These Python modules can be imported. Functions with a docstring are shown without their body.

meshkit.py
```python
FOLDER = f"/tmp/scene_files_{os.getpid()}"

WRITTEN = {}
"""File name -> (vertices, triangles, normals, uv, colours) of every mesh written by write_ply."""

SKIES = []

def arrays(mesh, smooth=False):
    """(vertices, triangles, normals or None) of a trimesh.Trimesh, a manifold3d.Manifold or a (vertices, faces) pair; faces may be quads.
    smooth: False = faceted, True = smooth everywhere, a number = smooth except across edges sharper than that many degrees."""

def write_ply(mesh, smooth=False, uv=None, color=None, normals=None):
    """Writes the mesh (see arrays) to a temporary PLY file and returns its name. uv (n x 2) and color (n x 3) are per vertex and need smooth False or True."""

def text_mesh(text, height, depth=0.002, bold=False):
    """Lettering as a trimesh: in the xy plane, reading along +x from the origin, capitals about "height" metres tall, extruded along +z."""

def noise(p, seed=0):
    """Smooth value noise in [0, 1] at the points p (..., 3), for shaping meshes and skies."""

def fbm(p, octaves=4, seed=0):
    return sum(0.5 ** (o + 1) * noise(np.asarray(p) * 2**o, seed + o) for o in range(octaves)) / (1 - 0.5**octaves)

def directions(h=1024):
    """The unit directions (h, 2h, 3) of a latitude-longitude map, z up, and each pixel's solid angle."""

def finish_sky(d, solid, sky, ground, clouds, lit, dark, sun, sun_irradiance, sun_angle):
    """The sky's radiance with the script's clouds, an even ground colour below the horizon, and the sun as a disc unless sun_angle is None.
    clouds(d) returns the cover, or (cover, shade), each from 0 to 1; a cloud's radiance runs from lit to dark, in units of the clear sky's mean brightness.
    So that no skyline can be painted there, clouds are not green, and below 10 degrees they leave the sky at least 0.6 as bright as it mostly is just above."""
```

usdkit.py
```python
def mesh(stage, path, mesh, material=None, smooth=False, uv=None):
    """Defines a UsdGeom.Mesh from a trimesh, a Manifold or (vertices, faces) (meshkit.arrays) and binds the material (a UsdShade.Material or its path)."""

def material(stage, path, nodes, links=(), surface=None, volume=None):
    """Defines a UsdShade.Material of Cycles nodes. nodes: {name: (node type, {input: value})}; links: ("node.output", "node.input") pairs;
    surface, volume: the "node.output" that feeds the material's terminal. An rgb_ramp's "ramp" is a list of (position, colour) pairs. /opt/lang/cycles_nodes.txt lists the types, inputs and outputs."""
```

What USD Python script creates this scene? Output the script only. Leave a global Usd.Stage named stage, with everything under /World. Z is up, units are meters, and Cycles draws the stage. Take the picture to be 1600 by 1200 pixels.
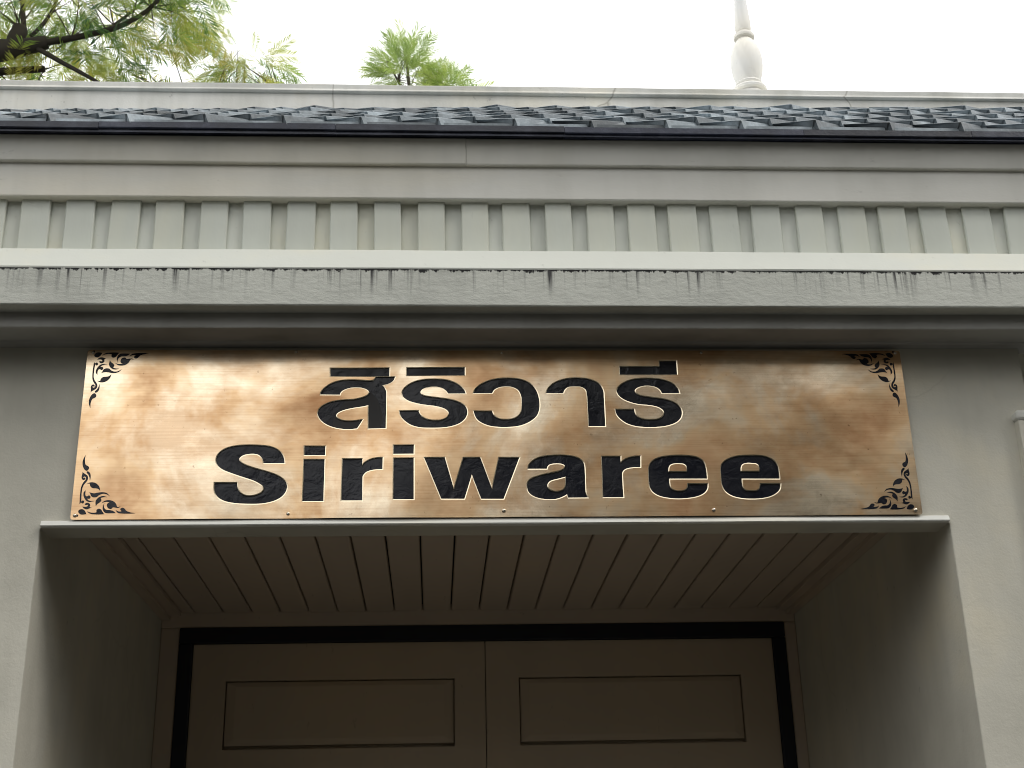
import math, random
import numpy as np, trimesh, usdkit, meshkit
import manifold3d as m3
from shapely.geometry import Polygon, box as sbox
from shapely.ops import unary_union
from pxr import Usd, UsdGeom, UsdLux, UsdShade, Gf, Sdf

stage = Usd.Stage.CreateInMemory()
UsdGeom.SetStageUpAxis(stage, UsdGeom.Tokens.z)
UsdGeom.SetStageMetersPerUnit(stage, 1.0)
world = UsdGeom.Xform.Define(stage, '/World')
stage.SetDefaultPrim(world.GetPrim())
rng = np.random.default_rng(7)
random.seed(7)

# ------------------------------------------------------------------ camera, sky, sun
cam = UsdGeom.Camera.Define(stage, '/World/camera')
RIGHT = (0.998297818, -0.0539948746, -0.022045879)
UP = (0.000213672408, -0.374613553, 0.927181018)
FWD = (0.0583217078, 0.925607497, 0.373964356)
EYE = (-0.16930793, -3.13256744, 1.60295334)
cam.AddTransformOp().Set(Gf.Matrix4d(*RIGHT, 0, *UP, 0, *[-c for c in FWD], 0, *EYE, 1))
cam.CreateHorizontalApertureAttr(36.0)
cam.CreateVerticalApertureAttr(27.0)
cam.CreateFocalLengthAttr(36.0 * 2098.2 / 1600.0)
cam.CreateClippingRangeAttr(Gf.Vec2f(0.05, 2000))
cam.CreateExposureAttr(0.14)

SUN_TO = np.array([0.62, -0.36, 0.80]); SUN_TO /= np.linalg.norm(SUN_TO)
sun_el = math.asin(SUN_TO[2]); sun_rot = math.atan2(SUN_TO[0], SUN_TO[1])
usdkit.material(stage, '/World/Looks/sky', {
    'tc': ('texture_coordinate', {}),
    'mp': ('mapping', {'scale': (1.6, 1.6, 3.2)}),
    'nz': ('noise_texture', {'scale': 1.3, 'detail': 4.0, 'roughness': 0.5}),
    'rp': ('rgb_ramp', {'ramp': [(0.3, (0.93, 0.93, 0.93)), (0.7, (1.0, 1.0, 1.0))]}),
    'sk': ('sky_texture', {'sky_type': 'single_scattering', 'sun_disc': False, 'sun_elevation': sun_el, 'sun_rotation': sun_rot}),
    'mx': ('mix_color', {'blend_type': 'mix', 'b': (14.4, 14.4, 14.3)}),
    'bg': ('background_shader', {'strength': 0.1})},
    [('tc.generated', 'mp.vector'), ('mp.vector', 'nz.vector'), ('nz.fac', 'rp.fac'), ('rp.color', 'mx.fac'), ('sk.color', 'mx.a'), ('mx.result', 'bg.color')],
    surface='bg.background')
dome = UsdLux.DomeLight.Define(stage, '/World/sky')
UsdShade.MaterialBindingAPI.Apply(dome.GetPrim()).Bind(UsdShade.Material.Get(stage, '/World/Looks/sky'))
dome.GetPrim().SetCustomDataByKey('kind', 'structure')
dome.GetPrim().SetCustomDataByKey('label', 'bright white overcast sky above the roof ridge')
dome.GetPrim().SetCustomDataByKey('category', 'sky')
sun = UsdLux.DistantLight.Define(stage, '/World/sun')
sun.CreateIntensityAttr(0.30); sun.CreateAngleAttr(22.0); sun.CreateNormalizeAttr(True)
sun.CreateColorAttr(Gf.Vec3f(1.0, 0.96, 0.9))
_z = SUN_TO; _x = np.cross([0, 0, 1.0], _z); _x /= np.linalg.norm(_x); _y = np.cross(_z, _x)
sun.AddTransformOp().Set(Gf.Matrix4d(*_x, 0, *_y, 0, *_z, 0, 0, 0, 30, 1))
sun.GetPrim().SetCustomDataByKey('kind', 'structure')

# ------------------------------------------------------------------ helpers
taken = {}
def path_for(parent, name):
    k = (parent, name); n = taken.get(k, 0); taken[k] = n + 1
    return f'{parent}/{name}' + (f'_{n:03d}' if n else '')

class Thing:
    def __init__(self, name, label, cat, loc=(0, 0, 0), group=None, kind=None):
        self.path = path_for('/World', name); self.loc = np.array(loc, float)
        x = UsdGeom.Xform.Define(stage, self.path); x.AddTranslateOp().Set(Gf.Vec3d(*map(float, loc)))
        p = x.GetPrim()
        p.SetCustomDataByKey('label', label); p.SetCustomDataByKey('category', cat)
        if group: p.SetCustomDataByKey('group', group)
        if kind: p.SetCustomDataByKey('kind', kind)
    def part(self, name, mesh, mat, under=None, smooth=False, label=None, kind=None):
        pth = path_for(under or self.path, name)
        v, f, _ = meshkit.arrays(mesh)
        m = usdkit.mesh(stage, pth, (v - self.loc, f), mat, smooth=smooth)
        if label: m.GetPrim().SetCustomDataByKey('label', label)
        if kind: m.GetPrim().SetCustomDataByKey('kind', kind)
        return pth

def solid(name, mesh, mat, label, cat, kind=None, smooth=False):
    m = usdkit.mesh(stage, path_for('/World', name), mesh, mat, smooth=smooth)
    p = m.GetPrim(); p.SetCustomDataByKey('label', label); p.SetCustomDataByKey('category', cat)
    if kind: p.SetCustomDataByKey('kind', kind)
    return m

def bx(x0, x1, y0, y1, z0, z1):
    b = trimesh.creation.box((x1 - x0, y1 - y0, z1 - z0)); b.apply_translation(((x0 + x1) / 2, (y0 + y1) / 2, (z0 + z1) / 2)); return b

def mbx(x0, x1, y0, y1, z0, z1):
    return m3.Manifold.cube((x1 - x0, y1 - y0, z1 - z0)).translate((x0, y0, z0))

def cbox(x0, x1, y0, y1, z0, z1, c=0.003):
    """box with chamfered edges: hull of three crossed boxes"""
    P = []
    for a, b, d in ((0, c, c), (c, 0, c), (c, c, 0)):
        for x in (x0 + a, x1 - a):
            for y in (y0 + b, y1 - b):
                for z in (z0 + d, z1 - d): P.append((x, y, z))
    return trimesh.convex.convex_hull(np.array(P))

def cat(ms): return trimesh.util.concatenate([trimesh.Trimesh(*meshkit.arrays(m)[:2], process=False) for m in ms])

def strip_x(prof, x0, x1, seg=0.04, wob=0.0, seed=0, freq=3.0):
    """a moulding: closed profile [(y, z)...] swept along x with slight hand-made waviness, ends capped"""
    n = max(2, int((x1 - x0) / seg)); xs = np.linspace(x0, x1, n + 1); prof = np.array(prof, float); k = len(prof)
    V = np.zeros((n + 1, k, 3)); V[..., 0] = xs[:, None]; V[..., 1] = prof[None, :, 0]; V[..., 2] = prof[None, :, 1]
    if wob:
        for i in range(k):
            q = np.stack([xs * freq, np.full(n + 1, seed + i * 7.3), np.zeros(n + 1)], -1)
            V[:, i, 2] += wob * 2 * (meshkit.fbm(q, 4, seed) - .5); V[:, i, 1] += wob * 1.4 * (meshkit.fbm(q + 31.7, 4, seed) - .5)
    idx = np.arange((n + 1) * k).reshape(n + 1, k)
    a, b, c, d = idx[:-1], np.roll(idx[:-1], -1, 1), np.roll(idx[1:], -1, 1), idx[1:]
    F = np.concatenate([np.stack([a, b, c], -1).reshape(-1, 3), np.stack([a, c, d], -1).reshape(-1, 3)])
    cap = trimesh.creation.triangulate_polygon(Polygon(prof), engine='earcut')
    _, near = np.unique([0], return_index=True)
    cv, cf = cap
    mp = np.array([np.argmin(((prof - p) ** 2).sum(1)) for p in cv])
    cf = mp[cf]
    m = trimesh.Trimesh(V.reshape(-1, 3), np.concatenate([F, idx[0][cf], idx[-1][cf][:, ::-1]]), process=False)
    trimesh.repair.fix_normals(m)
    return m

def catmull(nodes, step=4):
    """closed outline through the nodes (x, y, corner)"""
    n = len(nodes); P = np.array([q[:2] for q in nodes], float); c = [q[2] for q in nodes]; out = []
    for i in range(n):
        j = (i + 1) % n; p1, p2 = P[i], P[j]
        if c[i] and c[j]: out.append(p1); continue
        d = np.linalg.norm(p2 - p1)
        m1 = np.zeros(2) if False else (P[j] - P[i - 1]) / (np.linalg.norm(P[j] - P[i]) + np.linalg.norm(P[i] - P[i - 1])) * d
        j2 = (j + 1) % n
        m2 = (P[j2] - P[i]) / (np.linalg.norm(P[j2] - P[j]) + d) * d
        if c[i]: m1 = 1.5 * (p2 - p1) - .5 * m2
        if c[j]: m2 = 1.5 * (p2 - p1) - .5 * m1
        for s in np.arange(step) / step:
            h = (2*s**3 - 3*s**2 + 1, s**3 - 2*s**2 + s, -2*s**3 + 3*s**2, s**3 - s**2)
            out.append(h[0]*p1 + h[1]*m1 + h[2]*p2 + h[3]*m2)
    return np.array(out)

def parse(s):
    return [(float(a.rstrip('*').split(',')[0]), float(a.rstrip('*').split(',')[1]), int(a.endswith('*'))) for a in s.split()]

def tube(pts, radii, k=7, seed=0, rough=0.0):
    pts = np.array(pts, float); radii = np.array(radii, float)
    # smooth resample
    t = np.concatenate([[0], np.cumsum(np.linalg.norm(np.diff(pts, axis=0), axis=1))])
    from scipy.interpolate import PchipInterpolator
    n = max(3, int(len(pts) * 3)); s = np.linspace(0, t[-1], n)
    p = PchipInterpolator(t, pts)(s); r = np.interp(s, t, radii)
    tan = np.gradient(p, axis=0); tan /= np.linalg.norm(tan, axis=1)[:, None]
    ref = np.array([0.31, 0.2, 0.93]); V = []
    for i in range(n):
        a = np.cross(tan[i], ref); a /= np.linalg.norm(a); b = np.cross(tan[i], a)
        ang = np.arange(k) / k * 2 * np.pi
        rr = r[i] * (1 + rough * (np.random.default_rng(seed * 1000 + i).random(k) - .5))
        V.append(p[i] + rr[:, None] * (np.cos(ang)[:, None] * a + np.sin(ang)[:, None] * b))
    V = np.concatenate(V + [p[:1], p[-1:]]); F = []
    for i in range(n - 1):
        for j in range(k):
            a, b, c, d = i*k+j, i*k+(j+1) % k, (i+1)*k+(j+1) % k, (i+1)*k+j
            F += [(a, b, c), (a, c, d)]
    for j in range(k):
        F += [(n*k, (j+1) % k, j), (n*k+1, (n-1)*k+j, (n-1)*k+(j+1) % k)]
    return trimesh.Trimesh(V, F, process=False)

# ------------------------------------------------------------------ materials
def mat(name, nodes, links, surface): return usdkit.material(stage, '/World/Looks/' + name, nodes, links, surface=surface)

def paint(name, base, rough=0.62, mottle=0.10, bump=0.25, grain=160.0, bevel=0.0, stretch=(1, 1, 1), warm=(1.04, 1.0, 0.92), spec=0.35, dirt=0.35, drip=0.0, crack=0.0):
    base = np.array(base)
    N = {'g': ('geometry', {}), 'mp': ('mapping', {'scale': stretch}),
         'n1': ('noise_texture', {'scale': 2.3, 'detail': 5.0, 'roughness': 0.6}),
         'r1': ('rgb_ramp', {'ramp': [(0.3, tuple(base * (1 - mottle))), (0.5, tuple(base)), (0.7, tuple(np.clip(base * (1 + mottle * .7) * np.array(warm), 0, 1)))]}),
         'n2': ('noise_texture', {'scale': grain, 'detail': 3.0, 'roughness': 0.6}),
         'n3': ('noise_texture', {'scale': 11.0, 'detail': 6.0, 'roughness': 0.65}),
         'n4': ('noise_texture', {'scale': 34.0, 'detail': 4.0, 'roughness': 0.7}),
         'r4': ('rgb_ramp', {'ramp': [(0.66, (1, 1, 1)), (0.78, (1 - dirt,) * 3)]}),
         'ml': ('mix_color', {'blend_type': 'multiply', 'fac': 1.0}),
         'h': ('math', {'math_type': 'multiply_add', 'value2': 0.25}),
         'b': ('bump', {'strength': bump, 'distance': 0.004}),
         'p': ('principled_bsdf', {'roughness': rough, 'specular_ior_level': spec})}
    L = [('g.position', 'mp.vector'), ('mp.vector', 'n1.vector'), ('mp.vector', 'n2.vector'), ('g.position', 'n3.vector'), ('mp.vector', 'n4.vector'),
         ('n1.fac', 'r1.fac'), ('n4.fac', 'r4.fac'), ('r1.color', 'ml.a'), ('r4.color', 'ml.b'), ('ml.result', 'p.base_color'),
         ('n2.fac', 'h.value1'), ('n3.fac', 'h.value3'), ('h.value', 'b.height'), ('b.normal', 'p.normal')]
    if drip:
        # faint rain streaks and hairline cracks in the paint
        N.update({'md': ('mapping', {'scale': (6, 6, .9)}), 'nd': ('noise_texture', {'scale': 1.0, 'detail': 4.0, 'roughness': .6}),
                  'rd': ('rgb_ramp', {'ramp': [(0.42, (1, 1, 1)), (0.68, (1 - drip, 1 - drip, 1 - drip * 1.1))]}), 'm2': ('mix_color', {'blend_type': 'multiply', 'fac': 1.0}),
                  'nw': ('noise_texture', {'scale': 2.0, 'detail': 4.0}), 'vw': ('vector_math', {'math_type': 'multiply_add', 'vector2': (.5, .5, .5)}),
                  'vo': ('voronoi_texture', {'feature': 'distance_to_edge', 'scale': 1.35}), 'rv': ('rgb_ramp', {'ramp': [(0.0, (.45, .43, .40)), (0.006, (1, 1, 1)), (1.0, (1, 1, 1))]}),
                  'm3': ('mix_color', {'blend_type': 'multiply'}), 'nm': ('noise_texture', {'scale': 1.9, 'detail': 1.0}), 'rm': ('map_range', {'from_min': .52, 'from_max': .60, 'to_max': crack, 'clamp': True})})
        L.remove(('ml.result', 'p.base_color'))
        L += [('g.position', 'md.vector'), ('md.vector', 'nd.vector'), ('nd.fac', 'rd.fac'), ('ml.result', 'm2.a'), ('rd.color', 'm2.b'),
              ('g.position', 'nw.vector'), ('nw.color', 'vw.vector1'), ('g.position', 'vw.vector3'), ('vw.vector', 'vo.vector'), ('vo.distance', 'rv.fac'),
              ('g.position', 'nm.vector'), ('nm.fac', 'rm.value'), ('rm.result', 'm3.fac'), ('m2.result', 'm3.a'), ('rv.color', 'm3.b'), ('m3.result', 'p.base_color')]
    if bevel:
        N['bv'] = ('bevel', {'radius': bevel, 'samples': 6}); L.append(('bv.bevel', 'b.normal'))
    return mat(name, N, L, 'p.BSDF')

WALL = (0.575, 0.555, 0.475)
M_wall = paint('wall_paint', WALL, mottle=0.13, bump=0.6, drip=.09, crack=.18, bevel=0.006)
M_board = paint('board_paint', (0.53, 0.555, 0.50), rough=0.5, mottle=0.08, drip=.08, bump=0.18, bevel=0.0025, stretch=(1, 1, .3), dirt=.15)
M_groove = paint('groove_paint', (0.58, 0.60, 0.545), rough=0.55, drip=.15, mottle=0.08, bump=0.15, dirt=.25)
M_fascia = paint('fascia_paint', (0.60, 0.595, 0.55), rough=0.55, mottle=0.10, drip=.10, bump=0.22, bevel=0.004, stretch=(.35, 1, 1), dirt=.25)
M_soffit = paint('soffit_paint', (0.54, 0.45, 0.36), rough=0.55, mottle=0.06, bump=0.15, bevel=0.002, stretch=(1, .3, 1))
M_door = paint('door_paint', (0.50, 0.41, 0.305), rough=0.5, mottle=0.07, bump=0.12, bevel=0.002, stretch=(1, 1, .4))
M_frame = paint('frame_paint', (0.012, 0.014, 0.022), rough=0.45, mottle=0.1, bump=0.1, bevel=0.003)
M_cornice = paint('cornice_shaded_paint', (0.40, 0.395, 0.37), rough=0.6, mottle=0.12, drip=.2, bump=0.3, bevel=0.004, stretch=(.35, 1, 1), dirt=.3)  # darker than the fascia: shade of the moulding undersides put into the paint
M_lip = paint('lip_halo_paint', (0.74, 0.74, 0.69), mottle=.05, bump=.2)  # paler than the wall: the bright halo of this edge as colour
M_ridge = paint('ridge_plaster', (0.72, 0.72, 0.68), drip=.25, crack=.8, mottle=0.12, bump=0.4, bevel=0.006, dirt=.5)
M_finial = paint('finial_plaster', (0.82, 0.82, 0.80), drip=.12, mottle=0.08, bump=0.2)
M_coping = paint('coping_paint', (0.6, 0.6, 0.55), mottle=0.1, bump=0.3, bevel=.006, dirt=.5)
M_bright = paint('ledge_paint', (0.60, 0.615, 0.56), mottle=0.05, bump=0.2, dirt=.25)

def stained(name, base, ztop, depth):
    """plaster with black rain streaks running down from the joint at height ztop"""
    base = np.array(base)
    N = {'g': ('geometry', {}), 'sx': ('separate_xyz', {}),
         'ma': ('mapping', {'scale': (46, 0, 1.6)}), 'na': ('noise_texture', {'scale': 1.0, 'detail': 3.0, 'roughness': 0.65}),
         'mb': ('mapping', {'scale': (5.5, 0, 0.0), 'location': (3.1, 0, 0)}), 'nb': ('noise_texture', {'scale': 1.0, 'detail': 2.0}),
         'mc': ('mapping', {'scale': (140, 0, 3.0)}), 'nc': ('noise_texture', {'scale': 1.0, 'detail': 2.0}),
         'dz': ('map_range', {'from_min': ztop - depth, 'from_max': ztop, 'to_min': 0.0, 'to_max': 1.0, 'clamp': True}),
         'pw': ('math', {'math_type': 'power', 'value2': 1.7}),
         'ra': ('map_range', {'from_min': 0.52, 'from_max': 0.63, 'clamp': True}), 'rb': ('map_range', {'from_min': 0.40, 'from_max': 0.56, 'clamp': True}),
         'rc': ('map_range', {'from_min': 0.35, 'from_max': 0.75, 'to_min': .9, 'to_max': 2.2, 'clamp': True}),
         's1': ('math', {'math_type': 'multiply'}), 's2': ('math', {'math_type': 'multiply'}), 's3': ('math', {'math_type': 'multiply', 'use_clamp': True}),
         # the black grime right under the joint
         'md': ('mapping', {'scale': (38, 0, 20)}), 'nd': ('noise_texture', {'scale': 1.0, 'detail': 5.0, 'roughness': 0.75}),
         'dj': ('map_range', {'from_min': ztop - .022, 'from_max': ztop - 0.001, 'clamp': True}),
         'aj': ('math', {'math_type': 'multiply_add', 'value2': 0.42}), 'rj': ('map_range', {'from_min': 0.825, 'from_max': 0.865, 'clamp': True}),
         'n1': ('noise_texture', {'scale': 3.0, 'detail': 6.0, 'roughness': 0.65}),
         'r1': ('rgb_ramp', {'ramp': [(0.3, tuple(base * .82)), (0.5, tuple(base)), (0.7, tuple(base * 1.06))]}),
         'm1': ('mix_color', {'blend_type': 'mix', 'b': (0.05, 0.05, 0.05)}), 'm2': ('mix_color', {'blend_type': 'mix', 'b': (0.012, 0.012, 0.012)}),
         'mh': ('mapping', {'scale': (34, 40, 62)}), 'nh': ('noise_texture', {'scale': 1.0, 'detail': 5.0, 'roughness': 0.7}),
         'bv': ('bevel', {'radius': .005, 'samples': 6}), 'b': ('bump', {'strength': 0.55, 'distance': 0.005}),
         'p': ('principled_bsdf', {'roughness': 0.75, 'specular_ior_level': .3})}
    L = [('g.position', 'sx.vector'), ('g.position', 'ma.vector'), ('ma.vector', 'na.vector'), ('g.position', 'mb.vector'), ('mb.vector', 'nb.vector'), ('g.position', 'mc.vector'), ('mc.vector', 'nc.vector'),
         ('sx.z', 'dz.value'), ('dz.result', 'pw.value1'), ('na.fac', 'ra.value'), ('nb.fac', 'rb.value'), ('nc.fac', 'rc.value'),
         ('ra.result', 's1.value1'), ('rb.result', 's1.value2'), ('s1.value', 's2.value1'), ('pw.value', 's2.value2'), ('s2.value', 's3.value1'), ('rc.result', 's3.value2'),
         ('g.position', 'md.vector'), ('md.vector', 'nd.vector'), ('sx.z', 'dj.value'), ('dj.result', 'aj.value1'), ('nd.fac', 'aj.value3'), ('aj.value', 'rj.value'),
         ('g.position', 'n1.vector'), ('n1.fac', 'r1.fac'), ('r1.color', 'm1.a'), ('s3.value', 'm1.fac'), ('m1.result', 'm2.a'), ('rj.result', 'm2.fac'), ('m2.result', 'p.base_color'),
         ('g.position', 'mh.vector'), ('mh.vector', 'nh.vector'), ('nh.fac', 'b.height'), ('bv.bevel', 'b.normal'), ('b.normal', 'p.normal')]
    return mat(name, N, L, 'p.BSDF')
Z_JOINT = 3.104
M_stained = stained('stained_plaster', (0.505, 0.515, 0.465), Z_JOINT, 0.092)

def tile_mat(name, base):
    base = np.array(base)
    return mat(name, {'g': ('geometry', {}), 'oi': ('object_info', {}), 'n': ('noise_texture', {'scale': 9.0, 'detail': 6.0, 'roughness': .7}),
        'n2': ('noise_texture', {'scale': 120.0, 'detail': 3.0}),
        'r': ('rgb_ramp', {'ramp': [(0.3, tuple(base * .5)), (0.5, tuple(base)), (0.7, tuple(base * 1.7 + .03))]}),
        'hv': ('hsv', {}), 'mv': ('map_range', {'to_min': .5, 'to_max': 1.6}),
        'b': ('bump', {'strength': .3, 'distance': .003}), 'p': ('principled_bsdf', {'roughness': .42, 'specular_ior_level': .5})},
        [('g.position', 'n.vector'), ('g.position', 'n2.vector'), ('n.fac', 'r.fac'), ('r.color', 'hv.color'), ('oi.random', 'mv.value'), ('mv.result', 'hv.value'),
         ('hv.color', 'p.base_color'), ('n2.fac', 'b.height'), ('b.normal', 'p.normal')], 'p.BSDF')
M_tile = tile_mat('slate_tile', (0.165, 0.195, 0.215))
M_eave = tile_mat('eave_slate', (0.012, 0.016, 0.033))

M_brass = mat('brass', {
    'g': ('geometry', {}),
    'ms': ('mapping', {'scale': (5, 1, 230)}), 'ns': ('noise_texture', {'scale': 1.0, 'detail': 2.0, 'roughness': .6}),
    'm2': ('mapping', {'scale': (3.4, 1, 6)}), 'n2': ('noise_texture', {'scale': 1.0, 'detail': 6.0, 'roughness': .65}),
    'n1': ('noise_texture', {'scale': 3.6, 'detail': 5.0, 'roughness': .6, 'distortion': .4}),
    'n3': ('noise_texture', {'scale': 75.0, 'detail': 3.0, 'roughness': .6}),
    'r1': ('rgb_ramp', {'ramp': [(0.32, (0.56, 0.335, 0.18)), (0.46, (0.79, 0.555, 0.325)), (0.58, (0.95, 0.80, 0.59))]}),
    'r2': ('rgb_ramp', {'ramp': [(0.36, (0.70, 0.60, 0.52)), (0.56, (1, 1, 1))]}),
    'r3': ('rgb_ramp', {'ramp': [(0.68, (1, 1, 1)), (0.76, (0.45, 0.40, 0.36))]}),
    'rs': ('rgb_ramp', {'ramp': [(0.30, (0.84, 0.80, 0.76)), (0.55, (1, 1, 1))]}),
    'x1': ('mix_color', {'blend_type': 'multiply', 'fac': 1.0}), 'x2': ('mix_color', {'blend_type': 'multiply', 'fac': .8}), 'x3': ('mix_color', {'blend_type': 'multiply', 'fac': .8}),
    'rr': ('map_range', {'from_min': .3, 'from_max': .7, 'to_min': .33, 'to_max': .21, 'clamp': True}),
    'hb': ('noise_texture', {'scale': 9.0, 'detail': 2.0}),
    'bb': ('bump', {'strength': .35, 'distance': .004}),
    'b': ('bump', {'strength': .025, 'distance': .001}),
    'p': ('principled_bsdf', {'metallic': 1.0})},
    [('g.position', 'ms.vector'), ('ms.vector', 'ns.vector'), ('g.position', 'm2.vector'), ('m2.vector', 'n2.vector'), ('g.position', 'n1.vector'), ('g.position', 'n3.vector'),
     ('n1.fac', 'r1.fac'), ('n2.fac', 'r2.fac'), ('n3.fac', 'r3.fac'), ('ns.fac', 'rs.fac'), ('r1.color', 'x1.a'), ('r2.color', 'x1.b'), ('x1.result', 'x2.a'), ('r3.color', 'x2.b'),
     ('x2.result', 'x3.a'), ('rs.color', 'x3.b'), ('x3.result', 'p.base_color'), ('n1.fac', 'rr.value'), ('rr.result', 'p.roughness'),
     ('g.position', 'hb.vector'), ('hb.fac', 'bb.height'), ('ns.fac', 'b.height'), ('bb.normal', 'b.normal'), ('b.normal', 'p.normal')], 'p.BSDF')
M_rim = mat('polished_brass', {'p': ('principled_bsdf', {'metallic': 1.0, 'base_color': (0.95, 0.82, 0.60), 'roughness': .22})}, [], 'p.BSDF')
M_black = mat('black_enamel', {'g': ('geometry', {}), 'n': ('noise_texture', {'scale': 26.0, 'detail': 4.0, 'roughness': .6, 'distortion': .6}), 'n2': ('noise_texture', {'scale': 7.0, 'detail': 3.0}),
    'rr': ('map_range', {'from_min': .35, 'from_max': .65, 'to_min': .14, 'to_max': .34, 'clamp': True}),
    'b': ('bump', {'strength': .6, 'distance': .004}), 'p': ('principled_bsdf', {'base_color': (0.004, 0.0045, 0.008), 'specular_ior_level': .32})},
    [('g.position', 'n.vector'), ('g.position', 'n2.vector'), ('n.fac', 'b.height'), ('b.normal', 'p.normal'), ('n2.fac', 'rr.value'), ('rr.result', 'p.roughness')], 'p.BSDF')
M_screw = mat('screw_steel', {'p': ('principled_bsdf', {'metallic': 1.0, 'base_color': (0.62, 0.55, 0.45), 'roughness': .22})}, [], 'p.BSDF')
M_dark = mat('dark_backing', {'p': ('principled_bsdf', {'base_color': (0.02, 0.018, 0.016), 'roughness': .6})}, [], 'p.BSDF')

def leaf_mat(name, ramp, trans=.5):
    return mat(name, {'g': ('geometry', {}), 'oi': ('object_info', {}), 'n': ('noise_texture', {'scale': 1.7, 'detail': 3.0, 'roughness': .6}),
        'ad': ('math', {'math_type': 'multiply_add', 'value2': .28}), 'sb': ('math', {'math_type': 'add', 'value2': -.14}),
        'r': ('rgb_ramp', {'ramp': ramp}),
        'p': ('principled_bsdf', {'roughness': .5, 'specular_ior_level': .35}), 't': ('translucent_bsdf', {}), 'mx': ('mix_closure', {'fac': trans})},
        [('g.position', 'n.vector'), ('oi.random', 'ad.value1'), ('n.fac', 'ad.value3'), ('ad.value', 'sb.value1'), ('sb.value', 'r.fac'), ('r.color', 'p.base_color'), ('r.color', 't.color'),
         ('p.BSDF', 'mx.closure1'), ('t.BSDF', 'mx.closure2')], 'mx.closure')
M_leaf = leaf_mat('feathery_leaf', [(0.34, (0.07, 0.17, 0.07)), (0.46, (0.17, 0.31, 0.08)), (0.56, (0.38, 0.47, 0.10)), (0.72, (0.58, 0.54, 0.12))], .62)
M_leaf2 = leaf_mat('pale_leaf', [(0.3, (0.18, 0.27, 0.09)), (0.5, (0.34, 0.45, 0.12)), (0.75, (0.50, 0.56, 0.16))], .68)
M_leaf3 = leaf_mat('dark_leaf', [(0.3, (0.020, 0.024, 0.010)), (0.5, (0.038, 0.040, 0.016)), (0.75, (0.058, 0.058, 0.024))], .15)
M_bark = paint('bark', (0.055, 0.047, 0.04), rough=.85, mottle=.4, bump=.8, grain=60.0)
M_twig = paint('twig', (0.10, 0.085, 0.07), rough=.8, mottle=.3, bump=.4)
M_ground = paint('paving', (0.036, 0.035, 0.033), rough=.9, mottle=.2, bump=.5, grain=40.0)
M_wood = paint('tree_line_bark', (0.05, 0.042, 0.035), rough=.9)

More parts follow.
